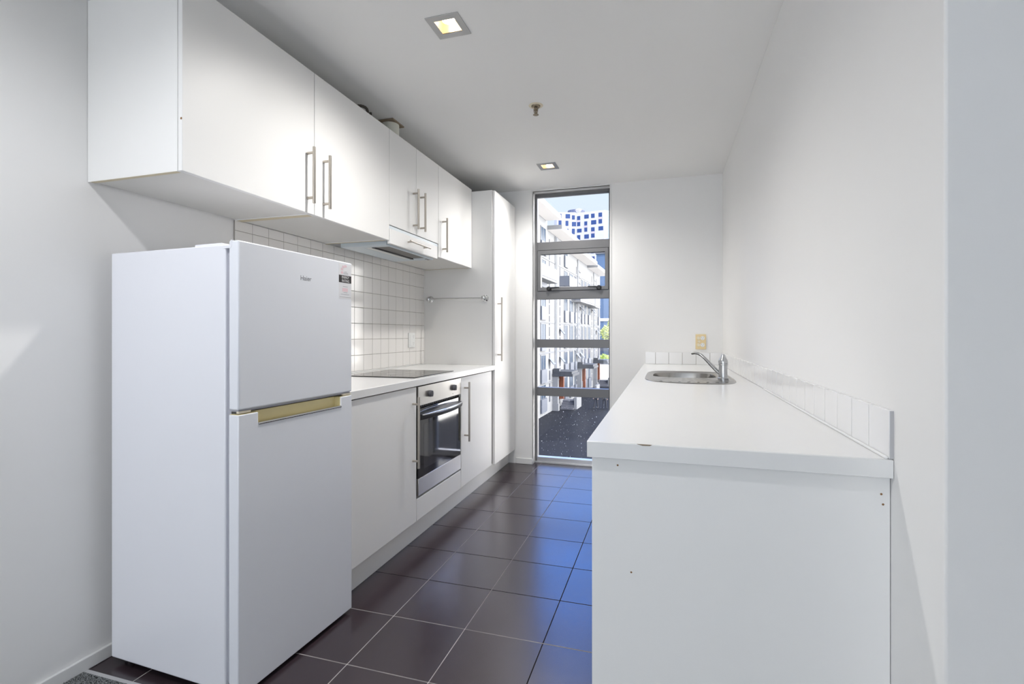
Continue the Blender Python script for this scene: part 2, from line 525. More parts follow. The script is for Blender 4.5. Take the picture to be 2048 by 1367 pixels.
struct(MB().box(XR, XE+0.1, YR, 4.42, 0.0, ZC).build('wall_right', M['wall'], bevel=0.004))
struct(MB().plate((XL, XR), (0.0, ZC), [(WX0, WX1, -1, WZ1)], 1, YF, 4.42).build('wall_far', M['wall'], smooth=False))
struct(MB().plate((XL, XE), (-0.12, ZC), [(-1.55, 0.35, 0.25, 2.25)], 1, YB-0.1, YB).build('wall_back', M['wall'], smooth=False))
struct(MB().box(XE, XE+0.1, YB, YR, -0.12, ZC).build('wall_living', M['wall'], smooth=False))
struct(MB().box(XL, XL+0.012, -3.9, YF, 0, 0.045).build('baseboard_left', M['skirting'], bevel=0.003))
struct(MB().box(-1.262, WX0, YF-0.012, YF, 0, 0.05).build('baseboard_far', M['skirting'], bevel=0.003))
struct(MB().box(WX1, WX1+0.014, YF-0.004, YF+0.02, 0, WZ1+0.006).box(WX0-0.012, WX0, YF-0.003, YF+0.02, 0.05, WZ1+0.006).box(WX0-0.012, WX1+0.014, YF-0.003, YF+0.02, WZ1, WZ1+0.01).build('trim_1', M['skirting'], bevel=0.0015))
struct(MB().box(XL+0.013, -0.20, 1.186, 1.200, -0.01, 0.004).build('trim_2', M['grout_white'], bevel=0.001))
struct(MB().box(XL-0.1, XE+0.1, YB-0.1, 1.186, -0.12, -0.004).build('floor_living', M['grout'], smooth=False))
# carpet pile of the living room floor
mb = MB()
mb.box(XL+0.013, -0.20, YB, 1.186, -0.004, 0.004).box(-0.20, XR-0.002, YB, 1.150, -0.004, 0.004).box(XR-0.002, XE-0.002, YB, YR-0.002, -0.004, 0.004)
for i in range(3000):
    x = XL + 0.015 + random.random() * 0.55; y = 1.183 - random.random() * 0.30
    h = 0.006 + random.random() * 0.006; r = 0.0025
    a = random.random() * 6.28; ox, oy = random.uniform(-.003, .003), random.uniform(-.003, .0)
    v = [mb.bm.verts.new((x + r*math.cos(a+k*2.094), y + r*math.sin(a+k*2.094), 0.003)) for k in range(3)] + [mb.bm.verts.new((x+ox, y+oy, h))]
    for f in ((0,1,3),(1,2,3),(2,0,3)): mb.bm.faces.new([v[k] for k in f])
o = mb.build('carpet', M['carpet'], smooth=False)
tag(o, 'dark grey flecked carpet on the living room floor at the lower left corner', 'carpet'); o['kind'] = 'stuff'
# unseen slab added outside to keep the sun out of the living room
struct(MB().box(XL-0.1, XE+0.1, YB-2.2, YB-0.1, ZC, ZC+0.2).build('sun_block_slab', M['facade'], smooth=False))

# ------------------------------------------------------------------ window with its frame, sash and panes
wd = bpy.data.objects.new('window_1', None); COL.objects.link(wd); wd.location = (WX0, 4.30, 0); WM[wd.name] = Matrix.Translation((WX0, 4.30, 0)); struct(wd)
FY0, FY1 = 4.305, 4.365
def wpart(mb, name, m, parent=wd, bevel=0.0015): return mb.build(name, m, parent, bevel)
wpart(MB().box(WX0, WX0+0.018, FY0, FY1, 0, WZ1), 'frame_jamb', M['alu'])
wpart(MB().box(WX1-0.018, WX1, FY0, FY1, 0, WZ1), 'frame_jamb', M['alu'])
wpart(MB().box(WX0+0.018, WX1-0.018, FY0, FY1, WZ1-0.026, WZ1), 'frame_head', M['alu'])
wpart(MB().box(WX0, WX1, 4.285, FY1, 0.0, 0.012).box(WX0+0.018, WX1-0.018, FY0, FY1, 0.012, 0.048), 'sill', M['alu_sill'])
for z0, z1 in ((1.872, 1.943), (1.440, 1.511), (1.014, 1.087), (0.589, 0.663)):
    wpart(MB().box(WX0+0.018, WX1-0.018, FY0, FY1, z0, z1), 'transom', M['alu'])
SX0, SX1, SZ0, SZ1 = WX0+0.022, WX1-0.022, 1.514, 1.869
sash = wpart(MB().plate((SX0, SX1), (SZ0, SZ1), [(SX0+0.028, SX1-0.028, SZ0+0.030, SZ1-0.034)], 1, FY0-0.006, FY1-0.008), 'sash', M['alu'])
MB().box(SX0+0.027, SX1-0.027, 4.334, 4.340, SZ0+0.029, SZ1-0.033).build('sash_pane', M['pane'], sash)
for sgn, hx in ((1, -0.983), (-1, -0.548)):
    mb = MB()
    mb.lathe([(0.0, -0.012), (0.016, -0.012), (0.021, -0.004), (0.021, 0.008), (0.014, 0.016), (0.0, 0.017)], (hx, FY0-0.018, SZ0+0.016), (0, -1, 0), 20)
    mb.box(hx-0.020, hx+0.020, FY0-0.014, FY0-0.006, SZ0+0.002, SZ0+0.030)
    mb.prism([(hx, SZ0+0.016), (hx+sgn*0.02, SZ0+0.030), (hx+sgn*0.092, SZ0+0.031), (hx+sgn*0.092, SZ0+0.021), (hx+sgn*0.02, SZ0+0.016)], 1, FY0-0.032, FY0-0.020)
    mb.build('sash_handle', M['black'], sash, 0.002)
for z0, z1, mm in ((1.941, WZ1-0.025, 'pane'), (1.085, 1.442, 'pane'), (0.661, 1.016, 'pane'), (0.046, 0.591, 'pane_dirty')):
    MB().box(WX0+0.017, WX1-0.017, 4.335, 4.341, z0, z1).build('pane', M[mm], wd)

# ------------------------------------------------------------------ bar handles
def bar_v(parent, y, z0, z1, xd, r=0.0066, stand=0.035):
    """upright bar handle on a door whose face looks along +x"""
    L = z1 - z0
    mb = MB().cyl((xd+stand, y, z0), (xd+stand, y, z1), r, 16)
    for z in (z0 + L*0.1, z1 - L*0.1): mb.cyl((xd-0.001, y, z), (xd+stand, y, z), r*0.85, 14)
    return mb.build('handle', M['handle'], parent, 0.0006)

# ------------------------------------------------------------------ wall cabinets
XU, ZU0, ZU1 = -1.46, 1.650, 2.266
TD = 0.018
def wall_cabinet(label, y0, y1, z0, z1, doors, end_panel=False):
    t = thing('wall_cabinet', label, 'cabinet', (XL, y0, z0), group='wall cabinets in a row')
    mb = MB()
    xb = XU - TD - 0.002
    mb.box(XL+0.001, xb, y0+0.001, y0+0.017, z0, z1).box(XL+0.001, xb, y1-0.017, y1-0.001, z0, z1)
    mb.box(XL+0.001, xb, y0+0.017, y1-0.017, z1-0.016, z1).box(XL+0.001, XL+0.010, y0+0.017, y1-0.017, z0+0.02, z1-0.016)
    mb.build('carcass', M['cab'], t, 0.001)
    MB().box(XL+0.010, xb, y0+0.017, y1-0.017, z0+0.004, z0+0.020).build('bottom_panel', M['cab_under'], t)
    for ya in (y0+0.0012, y1-0.0165): MB().box(XL+0.012, xb-0.004, ya, ya+0.0153, z0-0.0006, z0).build('raw_edge', M['chip_edge'], t)
    for (a, b, zz0, hy, hz0, hz1) in doors:
        d = MB().box(XU-TD, XU, a+0.0012, b-0.0012, zz0, z1).build('door', M['cab'], t, 0.0016)
        bar_v(d, hy, hz0, hz1, XU)
    return t
U0, U1, U2, U2m, U3, U4 = 1.2057, 1.8281, 2.4427, 2.752, 3.0639, 3.664
c1 = wall_cabinet('white wall cabinet above the fridge, nearest the camera, with its whole side showing', U0, U1, ZU0, ZU1, [(U0, U1, ZU0, 1.782, 1.688, 1.926)])
# the hinge-screw rust spot on the near edge
MB().lathe([(0, 0), (0.004, 0.0004), (0, 0.0008)], (XU-0.004, U0+0.0012, 1.815), (0, -1, 0), 10).build('rust_spot', M['rust'], c1)
wall_cabinet('white wall cabinet between the one over the fridge and the range hood', U1, U2, ZU0, ZU1, [(U1, U2, ZU0, 1.887, 1.688, 1.924)])
wall_cabinet('short white two-door wall cabinet directly above the range hood', U2, U3, 1.738, ZU1, [(U2, U2m, 1.738, 2.716, 1.765, 2.005), (U2m, U3, 1.738, 2.806, 1.766, 2.004)])
wall_cabinet('white wall cabinet between range hood and tall pantry cupboard', U3, U4, ZU0, ZU1, [(U3, U4, ZU0, 3.128, 1.690, 1.922)])

# ------------------------------------------------------------------ range hood
t = thing('range_hood', 'slim white slide-out range hood under the short wall cabinet', 'range hood', (XL, U2, 1.627))
MB().plate((-1.78, -1.484), (U2+0.008, U3-0.030), [(-1.66, -1.50, U2+0.06, U3-0.11)], 2, 1.627, 1.737).build('housing', M['hood'], t, 0.003)
MB().box(-1.595, -1.500, U2+0.06, U3-0.11, 1.631, 1.637).build('filter', M['filter'], t)
MB().box(-1.607, -1.595, U2+0.055, U3-0.105, 1.624, 1.637).box(-1.612, -1.59, U3-0.115, U3-0.10, 1.624, 1.634).build('filter_clip', M['black'], t, 0.001)
MB().box(-1.66, -1.607, U2+0.06, U3-0.11, 1.629, 1.635).build('light_cover', M['plate'], t, 0.001)
for yy in (U3-0.085, U3-0.055):
    MB().box(-1.515, -1.500, yy-0.006, yy+0.006, 1.6245, 1.629).build('button', M['filter'], t, 0.001)
MB().box(-1.480, -1.464, U2+0.004, U3-0.004, 1.716, 1.735).build('slide_rail', M['hood'], t, 0.001)
fa = MB().box(-1.476, -1.456, U2+0.003, U3-0.024, 1.634, 1.716).build('fascia', M['cab'], t, 0.0016)
mb = MB().cyl((-1.424, 2.615, 1.676), (-1.424, 2.875, 1.676), 0.006, 16)
for y in (2.643, 2.847): mb.cyl((-1.457, y, 1.676), (-1.424, y, 1.676), 0.005, 12)
mb.build('handle', M['handle'], fa, 0.0006)

# things standing in the gap on top of the wall cabinets
t = thing('exhaust_duct', 'white exhaust duct rising from cabinet top into a brown ceiling collar', 'duct', (-1.575, 2.66, ZU1))
MB().lathe([(0.052, 0), (0.052, 0.119)], (-1.575, 2.645, ZU1), seg=28).build('pipe', M['duct'], t)
MB().box(-1.665, -1.515, 2.575, 2.705, ZC-0.008, ZC-0.001).build('collar', M['card'], t, 0.001)
mb = MB()
pts = []
for i in range(41):
    a = i / 40 * math.pi
    pts.append((-1.515 - 0.02*math.sin(a*3), 2.21 + 0.145*i/40, ZU1 + 0.006 + 0.046*abs(math.sin(a*1.5))))
mb.tube(pts, [0.0065 + 0.0012*(i % 2) for i in range(41)], 10)
tag(mb.build('cable', M['hose'], None), 'dark cable looping on top of the second wall cabinet beside the exhaust duct', 'cable')

# ------------------------------------------------------------------ base cabinets on the left
XD = -1.2785; ZP = 0.130; ZB = 0.855; XF = -1.2695
def base_cabinet(label, y0, y1, hy, hz0, hz1, group='base cabinets below the hob worktop'):
    t = thing('base_cabinet', label, 'cabinet', (XL, y0, 0), group=group)
    xb = XD - TD - 0.002
    MB().box(XL+0.01, xb, y0+0.001, y0+0.017, ZP, ZB).box(XL+0.01, xb, y1-0.017, y1-0.001, ZP, ZB).box(XL+0.01, xb, y0+0.017, y1-0.017, ZP, ZP+0.016).box(XL+0.01, XL+0.02, y0+0.017, y1-0.017, ZP, ZB).build('carcass', M['cab'], t, 0.001)
    d = MB().box(XD-TD, XD, y0+0.0015, y1-0.0015, ZP+0.002, ZB-0.004).build('door', M['cab'], t, 0.0016)
    bar_v(d, hy, hz0, hz1, XD)
    return t
base_cabinet('white base cabinet between the fridge and the oven', 1.815, 2.413, 2.372, 0.428, 0.803)
base_cabinet('white base cabinet between the oven and the tall pantry cupboard', 3.022, 3.618, 3.078, 0.426, 0.818)
t = thing('oven_cabinet', 'white oven housing with plain filler panel below the built-in oven', 'cabinet', (XL, 2.415, 0), group='base cabinets below the hob worktop')
xb = XD - TD - 0.002
MB().box(XL+0.01, xb, 2.415, 2.431, ZP, ZB).box(XL+0.01, xb, 3.004, 3.020, ZP, ZB).box(XL+0.01, xb, 2.431, 3.004, 0.225, 0.247).build('carcass', M['cab'], t)
MB().box(XD-TD, XD, 2.4165, 3.0185, ZP+0.002, 0.2485).build('filler_panel', M['cab'], t, 0.0016)
for ya in (2.415, 3.004): MB().box(xb, xb+0.001, ya, ya+0.016, 0.249, ZB).build('shade_strip', M['gap'], t)  # thin dark strips stand in for the shade in the gaps beside the oven
tag(MB().box(-1.40, -1.300, 3.640, 3.664, ZP, ZB).build('filler_strip', M['cab'], None, 0.001), 'narrow white filler strip between last base cabinet and tall pantry cupboard', 'filler strip')
tag(MB().box(-1.346, -1.330, 1.815, 4.214, 0.0, ZP-0.003).build('kickboard', M['cab'], None, 0.001), 'long white kickboard along the floor under the left cabinets', 'kickboard')

# ------------------------------------------------------------------ worktop on the left, hob
t = thing('countertop', 'white laminate worktop holding the black hob, on the left side', 'countertop', (XL, 1.815, 0.8917))
MB().box(XL+0.001, XF-0.003, 1.815, 3.664, 0.8567, 0.8917).build('slab', M['counter'], t, 0.002)
MB().box(XF-0.003, XF, 1.815, 3.664, 0.8567, 0.8912).build('edge_band', M['counter'], t, 0.001)
MB().box(XL+0.008, XL+0.018, 1.815, 3.664, 0.8917, 0.899).build('sealant_bead', M['sealant'], t, 0.003)
t = thing('cooktop', 'flat black glass cooktop set on the white left worktop', 'cooktop', (-1.55, 2.73, 0.892))
MB().box(-1.785, -1.318, 2.466, 2.996, 0.8918, 0.8965).build('glass', M['hob'], t, 0.0015)
for (x, y, r) in ((-1.66, 2.60, 0.075), (-1.66, 2.86, 0.095), (-1.44, 2.60, 0.095), (-1.44, 2.86, 0.075)):
    MB().lathe([(r, 0), (r, 0.00025), (r-0.0015, 0.00025), (r-0.0015, 0)], (x, y, 0.8965), seg=48, cap=False).build('cooking_zone', M['hob_mark'], t)

# ------------------------------------------------------------------ oven
OY0, OY1 = 2.4325, 3.0145
t = thing('oven', 'built-in stainless steel oven with black glass door under the worktop', 'oven', (-1.5, 2.72, 0.26))
MB().box(-1.80, -1.306, OY0+0.012, OY1-0.012, 0.262, 0.845).build('casing', M['gap'], t)
MB().box(-1.306, -1.276, OY0, OY1, 0.745, 0.850).build('control_panel', M['steel'], t, 0.002)
for y in (2.562, 2.892):
    k = MB().lathe([(0.018, 0.0), (0.0185, 0.008), (0.017, 0.018), (0.013, 0.020), (0, 0.020)], (-1.276, y, 0.800), (1, 0, 0), 24).box(-1.258, -1.2535, y-0.004, y+0.004, 0.784, 0.816)
    k.build('knob', M['knob'], t, 0.001)
MB().lathe([(0.0035, 0), (0.0035, 0.001), (0, 0.001)], (-1.2765, 2.885, 0.762), (1, 0, 0), 12).build('indicator_light', M['black'], t)
mb = MB().box(-1.306, -1.292, OY0+0.005, OY1-0.005, 0.730, 0.745)
mb.build('vent_slot', M['gap'], t)
mb = MB()
for i in range(22):
    y = OY0 + 0.03 + i*0.0245
    mb.box(-1.292, -1.287, y, y+0.006, 0.733, 0.743)
mb.build('vent_fins', M['knob'], t)
dr = MB().box(-1.304, -1.279, OY0, OY1, 0.352, 0.728).build('door', M['oven_glass'], t, 0.002)
MB().box(-1.2792, -1.2784, 2.500, 2.948, 0.392, 0.640).build('viewing_window', M['oven_view'], dr)
MB().box(-1.305, -1.277, OY0, OY1, 0.260, 0.352).build('bottom_trim', M['steel'], dr, 0.0015)
# bowed handle: black grip with a bright front edge
def bow(n, x_end, x_mid, z, zc):
    return [(x_end + (x_mid-x_end)*(1-(2*i/n-1)**2), OY0+0.012+(OY1-OY0-0.024)*i/n, z + zc*(1-(2*i/n-1)**2)) for i in range(n+1)]
mb = MB()
outer = bow(24, -1.262, -1.232, 0.690, 0.0)
rings = []
for (x, y, z) in outer:
    rings.append([mb.bm.verts.new(p) for p in ((-1.279, y, z+0.012), (x, y, z+0.010), (x+0.003, y, z), (x-0.002, y, z-0.020), (-1.279, y, z-0.026))])
for r0, r1 in zip(rings, rings[1:]):
    for k in range(5): mb.bm.faces.new((r0[k], r0[(k+1) % 5], r1[(k+1) % 5], r1[k]))
mb.bm.faces.new(rings[0][::-1]); mb.bm.faces.new(rings[-1])
mb.build('handle', M['black'], dr, 0.001)
mb = MB()
mb.tube([(x+0.002, y, z+0.006) for x, y, z in outer], [0.0075*(0.55+0.45*min(1, 4*min(i, 24-i)/24)) for i in range(25)], 12)
mb.build('handle_trim', M['chrome'], dr)

# ------------------------------------------------------------------ tall pantry cupboard
YT0, YT1, ZT = 3.665, 4.214, 2.250
t = thing('pantry_cupboard', 'tall white pantry cupboard between worktop and window wall', 'cupboard', (XL, YT0, 0))
xb = XF - TD - 0.003
MB().box(XL+0.001, xb, YT0, YT0+0.018, ZP, ZT).box(XL+0.001, xb, YT1-0.018, YT1, ZP, ZT).box(XL+0.001, xb, YT0+0.018, YT1-0.018, ZT-0.018, ZT).box(XL+0.001, xb, YT0+0.018, YT1-0.018, ZP, ZP+0.018).box(XL+0.001, XL+0.01, YT0+0.018, YT1-0.018, ZP, ZT).build('carcass', M['cab'], t, 0.001)
d = MB().box(XF-TD, XF, YT0+0.002, YT1-0.004, 0.122, ZT-0.004).build('door', M['cab'], t, 0.0016)
bar_v(d, 3.735, 0.922, 1.422, XF)
t = thing('towel_rail', 'chrome towel rail with round rosettes on pantry cupboard side', 'towel rail', (-1.58, YT0, 1.41))
MB().cyl((-1.812, YT0-0.045, 1.412), (-1.345, YT0-0.045, 1.410), 0.0065, 16).build('bar', M['chrome'], t)
for x in (-1.812, -1.345):
    MB().lathe([(0.0, 0.0), (0.026, 0.0), (0.026, 0.006), (0.018, 0.012), (0.012, 0.020), (0.012, 0.034), (0.018, 0.042), (0.018, 0.052), (0.010, 0.058), (0, 0.058)], (x, YT0, 1.411), (0, -1, 0), 24).build('rosette', M['chrome'], t)

# ------------------------------------------------------------------ splashback tiles and power points
def tile_wall(name, label, plane, off, u_lo, u_hi, v_lo, v_hi, pitch_u, u_ph, pitch_v, v_ph, thick, mt, mg, gap=0.0026, sgn=1, axis=0):
    t = thing(name, label, 'tiles', (plane, u_lo, v_lo) if axis == 0 else (u_lo, plane, v_lo))
    def put(mb, u0, u1, v0, v1, d):
        a, b = plane, plane + sgn*d
        if axis == 0: mb.box(a, b, u0, u1, v0, v1)
        else: mb.box(u0, u1, a, b, v0, v1)
    mb = MB()
    put(mb, u_lo+0.001, u_hi-0.001, v_lo+0.001, v_hi-0.001, thick*0.80)
    mb.build('grout', mg, t)
    mb = MB()
    i0 = math.floor((u_lo-u_ph)/pitch_u); i1 = math.ceil((u_hi-u_ph)/pitch_u)
    j0 = math.floor((v_lo-v_ph)/pitch_v); j1 = math.ceil((v_hi-v_ph)/pitch_v)
    for i in range(i0, i1):
        for j in range(j0, j1):
            a, b = max(u_lo, u_ph+i*pitch_u+gap/2), min(u_hi, u_ph+(i+1)*pitch_u-gap/2)
            c, d = max(v_lo, v_ph+j*pitch_v+gap/2), min(v_hi, v_ph+(j+1)*pitch_v-gap/2)
            if b-a > 0.004 and d-c > 0.004: put(mb, a, b, c, d, thick)
    mb.build('tiles', mt, t, 0.0010)
    return t
tile_wall('tile_splashback', 'grid of square white tiles on left wall behind the cooktop', XL+0.001, 0, 1.806, 3.664, 0.892, 1.652, 0.1011, 2.7164, 0.1010, 0.9998, 0.008, M['tile_far'], M['grout'])

def socket(mb_parent, org, U, mtl, pale, facing):
    pass
t = thing('power_point', 'white double power point on splashback tiles beside the pantry cupboard', 'power point', (XL+0.008, 3.447, 1.087), group='power points on the walls')
x = XL + 0.008
MB().box(x, x+0.011, 3.398, 3.496, 1.030, 1.144).build('plate', M['plate'], t, 0.004)
MB().box(x+0.011, x+0.013, 3.412, 3.440, 1.045, 1.129).build('switch_bank', M['plate'], t, 0.001)
for z in (1.060, 1.113):
    mb = MB()
    for (dy, dz) in ((-0.007, 0.006), (0.007, 0.006), (0, -0.007)): mb.box(x+0.0108, x+0.0114, 3.467+dy-0.0012, 3.467+dy+0.0012, z+dz-0.004, z+dz+0.004)
    mb.build('socket_slots', M['gasket'], t)

t = thing('power_point', 'yellowed beige double power point on the far wall above the sink', 'power point', (0.262, YF, 1.073), group='power points on the walls')
MB().box(0.223, 0.301, YF-0.010, YF, 1.013, 1.132).build('plate', M['plate_old'], t, 0.003)
for z in (1.102, 1.048):
    s = MB().lathe([(0.0, 0), (0.016, 0), (0.0155, 0.002), (0, 0.002)], (0.275, YF-0.010, z), (0, -1, 0), 20).build('socket_face', M['plate'], t)
    mb = MB()
    for (dx, dz) in ((-0.0075, 0.005), (0.0075, 0.005), (0, -0.008)): mb.box(0.275+dx-0.0013, 0.275+dx+0.0013, YF-0.0127, YF-0.0118, z+dz-0.0035, z+dz+0.0035)
    mb.build('socket_slots', M['gasket'], s)
    MB().lathe([(0.0, 0), (0.013, 0), (0.010, 0.004), (0, 0.004)], (0.245, YF-0.010, z), (0, -1, 0), 16).build('switch', M['plate_pale'], t)
MB().lathe([(0.0, 0), (0.010, 0), (0.008, 0.003), (0, 0.003)], (0.248, YF-0.010, 1.075), (0, -1, 0), 16).build('screw_cover', M['plate_pale'], t)

# ------------------------------------------------------------------ sink bench on the right
BX0, BX1, BY0, BY1, BZ = -0.173, 0.4205, 1.138, 4.2195, 0.8917
t = thing('sink_bench_top', 'long white worktop with the sink, on the right side', 'countertop', (BX0, BY0, BZ))
MB().plate((BX0, BX1), (BY0+0.0032, BY1), [(-0.085, 0.285, 2.93, 3.36)], 2, BZ-0.036, BZ).build('slab', M['counter'], t, 0.0015)
MB().box(BX0+0.0006, BX1, BY0, BY0+0.0024, BZ-0.0362, BZ-0.0008).build('edge_band', M['counter'], t, 0.0008)
MB().box(BX0+0.002, BX1-0.001, BY0+0.0024, BY0+0.0032, BZ-0.034, BZ-0.0012).build('glue_line', M['gap'], t)
MB().prism([(-0.062, BZ-0.0002), (-0.050, BZ-0.003), (-0.034, BZ-0.0025), (-0.030, BZ-0.0002)], 1, BY0-0.0004, BY0+0.003).build('chipped_edge', M['card'], t)
tile_wall('tile_upstand', 'single row of white tiles along right wall above the sink bench', XR, 0, BY0+0.001, YF-0.008, BZ+0.001, 0.9867, 0.1031, BY0+0.001, 0.2, BZ-0.05, 0.008, M['tile'], M['grout_white'], gap=0.003, sgn=-1, axis=0)
tile_wall('tile_upstand', 'single row of white tiles on the far wall behind the sink', YF, 0, BX0+0.012, XR-0.008, BZ+0.001, 0.9867, 0.1031, BX0-0.013, 0.2, BZ-0.05, 0.008, M['tile'], M['grout'], gap=0.003, sgn=-1, axis=1)
tag(MB().box(XR-0.014, XR-0.008, BY0+0.004, 2.42, BZ, BZ+0.006).build('sealant_bead', M['sealant'], None, 0.002), 'white sealant bead along the joint of bench and right tile row', 'sealant')
# base cabinets under the bench: doors look towards the aisle
t = thing('end_panel', 'plain white end panel closing the sink bench, facing the camera', 'panel', (BX0, 1.155, 0))
MB().box(BX0+0.010, XR-0.001, 1.153, 1.171, 0.0, BZ-0.0365).build('board', M['cab'], t, 0.001)
for (px, pz) in ((-0.105, 0.838), (-0.075, 0.60), (0.405, 0.820), (0.408, 0.80)):
    MB().lathe([(0, 0), (0.0022, 0.0003), (0, 0.0006)], (px, 1.153, pz), (0, -1, 0), 10).build('mark', M['rust'], t)
for i, (a, b, where) in enumerate(((1.172, 2.06, 'nearest its end panel'), (2.062, 2.95, 'in the middle of the row'), (2.952, 4.21, 'below the sink by the far wall'))):
    c = thing('bench_cabinet', 'white base cabinet under the sink bench, ' + where, 'cabinet', (BX0, a, 0), group='base cabinets under the sink bench')
    MB().box(BX0+0.075, XR-0.01, a, b, 0, ZP).box(BX0+0.032, XR-0.01, a, a+0.016, ZP, 0.70).box(BX0+0.032, XR-0.01, b-0.016, b, ZP, 0.70).box(BX0+0.032, XR-0.01, a+0.016, b-0.016, ZP, ZP+0.016).build('carcass', M['cab'], c)
    m_ = (a + b) / 2
    for (p, q, hy) in ((a, m_, m_-0.05), (m_, b, m_+0.05)):
        d = MB().box(BX0+0.012, BX0+0.030, p+0.0015, q-0.0015, ZP+0.002, BZ-0.042).build('door', M['cab'], c, 0.0016)
        mb = MB().cyl((BX0-0.023, hy, 0.44), (BX0-0.023, hy, 0.80), 0.006, 14)
        for z in (0.476, 0.764): mb.cyl((BX0+0.013, hy, z), (BX0-0.023, hy, z), 0.005, 12)
        mb.build('handle', M['handle'], d)

# sink
def superell(cx, cy, ax, ay, n, th):
    c, s = math.cos(th), math.sin(th)
    return (cx + ax*math.copysign(abs(c)**(2/n), c), cy + ay*math.copysign(abs(s)**(2/n), s))
t = thing('sink', 'stainless steel inset sink with fan-ribbed drainer on the right bench', 'sink', (0.1, 3.0, BZ))
NS = 72
mb = MB()
def loop(fn): return [mb.bm.verts.new(fn(2*math.pi*k/NS)) for k in range(NS)]
def outer_xy(th, sh=0.0):
    x, y = superell(0.117, 3.03, 0.230-sh, 0.375-sh, 5, th)
    if y < 3.03: y -= 0.07*max(0, 1-((x-0.19)/0.30)**2) * ((3.03-y)/0.375)**2
    return x, y
def bowl_xy(th, sh=0.0): return superell(0.100, 3.145, 0.175-sh, 0.205-sh, 3.2, th)
ls = [loop(lambda a: (*outer_xy(a), BZ+0.0004)), loop(lambda a: (*outer_xy(a, 0.002), BZ+0.003)), loop(lambda a: (*outer_xy(a, 0.012), BZ+0.004)), loop(lambda a: (*outer_xy(a, 0.016), BZ+0.001)),
      loop(lambda a: (*bowl_xy(a, -0.012), BZ+0.001)), loop(lambda a: (*bowl_xy(a), BZ-0.004)), loop(lambda a: (*bowl_xy(a, 0.008), BZ-0.05)), loop(lambda a: (*bowl_xy(a, 0.018), BZ-0.145)), loop(lambda a: (*bowl_xy(a, 0.045), BZ-0.160))]
for l0, l1 in zip(ls, ls[1:]):
    for k in range(NS): mb.bm.faces.new((l0[k], l0[(k+1) % NS], l1[(k+1) % NS], l1[k]))
mb.bm.faces.new(ls[-1])
mb.build('basin', M['sink'], t)
mb = MB()
for i in range(9):
    f = i/8
    x0, y0 = 0.02 + 0.17*f, 2.915
    x1, y1 = -0.070 + 0.36*f, 2.70 - 0.03*math.sin(f*math.pi)
    d = Vector((x1-x0, y1-y0, 0)); L = d.length; d.normalize(); p = Vector((-d.y, d.x, 0))
    prof = []
    a0 = Vector((x0, y0, BZ+0.001)); a1 = Vector((x1, y1, BZ+0.001))
    vs = [mb.bm.verts.new(q) for q in (a0-p*.003, a0+p*.003, a1+p*.010, a1-p*.010, a0+Vector((0,0,.0015)), a1+Vector((0,0,.0022)))]
    for q in ((0,1,2,3), (0,4,5,3), (1,2,5,4), (0,1,4), (3,5,2)): mb.bm.faces.new([vs[k] for k in q])
mb.build('drainer_ribs', M['sink'], t)
MB().lathe([(0, 0), (0.038, 0.0), (0.038, 0.003), (0.030, 0.004), (0.012, 0.001), (0, 0.001)], (0.10, 3.145, BZ-0.160), seg=24).build('waste_outlet', M['chrome'], t)
# tap
t = thing('tap', 'worn chrome mixer tap with long spout on the sink ledge', 'tap', (0.292, 2.893, BZ))
MB().lathe([(0.0, 0), (0.027, 0), (0.027, 0.006), (0.0225, 0.010), (0.0215, 0.050), (0.0215, 0.076), (0.0235, 0.078), (0.0235, 0.084), (0.0, 0.084)], (0.292, 2.893, BZ+0.001), seg=32).build('body', M['tap'], t)
MB().lathe([(0.0235, 0.0), (0.0240, 0.010), (0.0205, 0.022), (0.0125, 0.032), (0.0095, 0.044), (0.0070, 0.048), (0, 0.048)], (0.292, 2.893, BZ+0.086), seg=32).build('lever_cap', M['tap'], t)
sp = [(0.285, 2.900, BZ+0.024), (0.262, 2.912, BZ+0.045), (0.232, 2.930, BZ+0.078), (0.205, 2.948, BZ+0.108), (0.187, 2.960, BZ+0.125), (0.170, 2.972, BZ+0.134), (0.155, 2.983, BZ+0.136), (0.139, 2.995, BZ+0.133)]
MB().tube(sp, [0.0125, 0.0125, 0.0115, 0.0105, 0.010, 0.0095, 0.009, 0.009], 18, flat=0.75).build('spout', M['tap'], t, 0.0005)

# ------------------------------------------------------------------ fridge
FW, FD, FG, FT, TH = 0.5465, 0.5219, 0.0135, 0.0393, -0.0427
fr = thing('fridge', 'white top-freezer fridge standing on the dark tiles left of the worktop', 'fridge', (-1.8289, 1.2476, 0), TH)
MB().box(0, FD, 0, FW, 0.0234, 1.412).build('body', M['fridge'], fr, 0.004, local=True)
MB().box(FD, FD+FG, 0.010, FW-0.010, 0.05, 1.40).build('gasket', M['gasket'], fr, local=True)
for (a, b) in ((0.04, 0.04), (0.04, FW-0.04), (FD-0.04, 0.04), (FD-0.04, FW-0.04)):
    MB().lathe([(0.018, 0.0), (0.018, 0.012), (0.010, 0.013), (0.010, 0.026)], (a, b, 0), seg=16).build('foot', M['black'], fr, local=True)
D0, D1 = FD+FG, FD+FG+FT
up = MB().box(D0, D1, 0, FW, 0.8997, 1.4235).build('freezer_door', M['fridge_door'], fr, 0.005, local=True, seg=3)
HB0, HB1 = 0.076, 0.478
lo = MB().prism([(0, 0.015), (FW, 0.015), (FW, 0.885), (HB1, 0.885), (HB1, 0.846), (HB0, 0.846), (HB0, 0.885), (0, 0.885)], 0, D0, D1).build('fridge_door', M['fridge_door'], fr, 0.003, local=True)
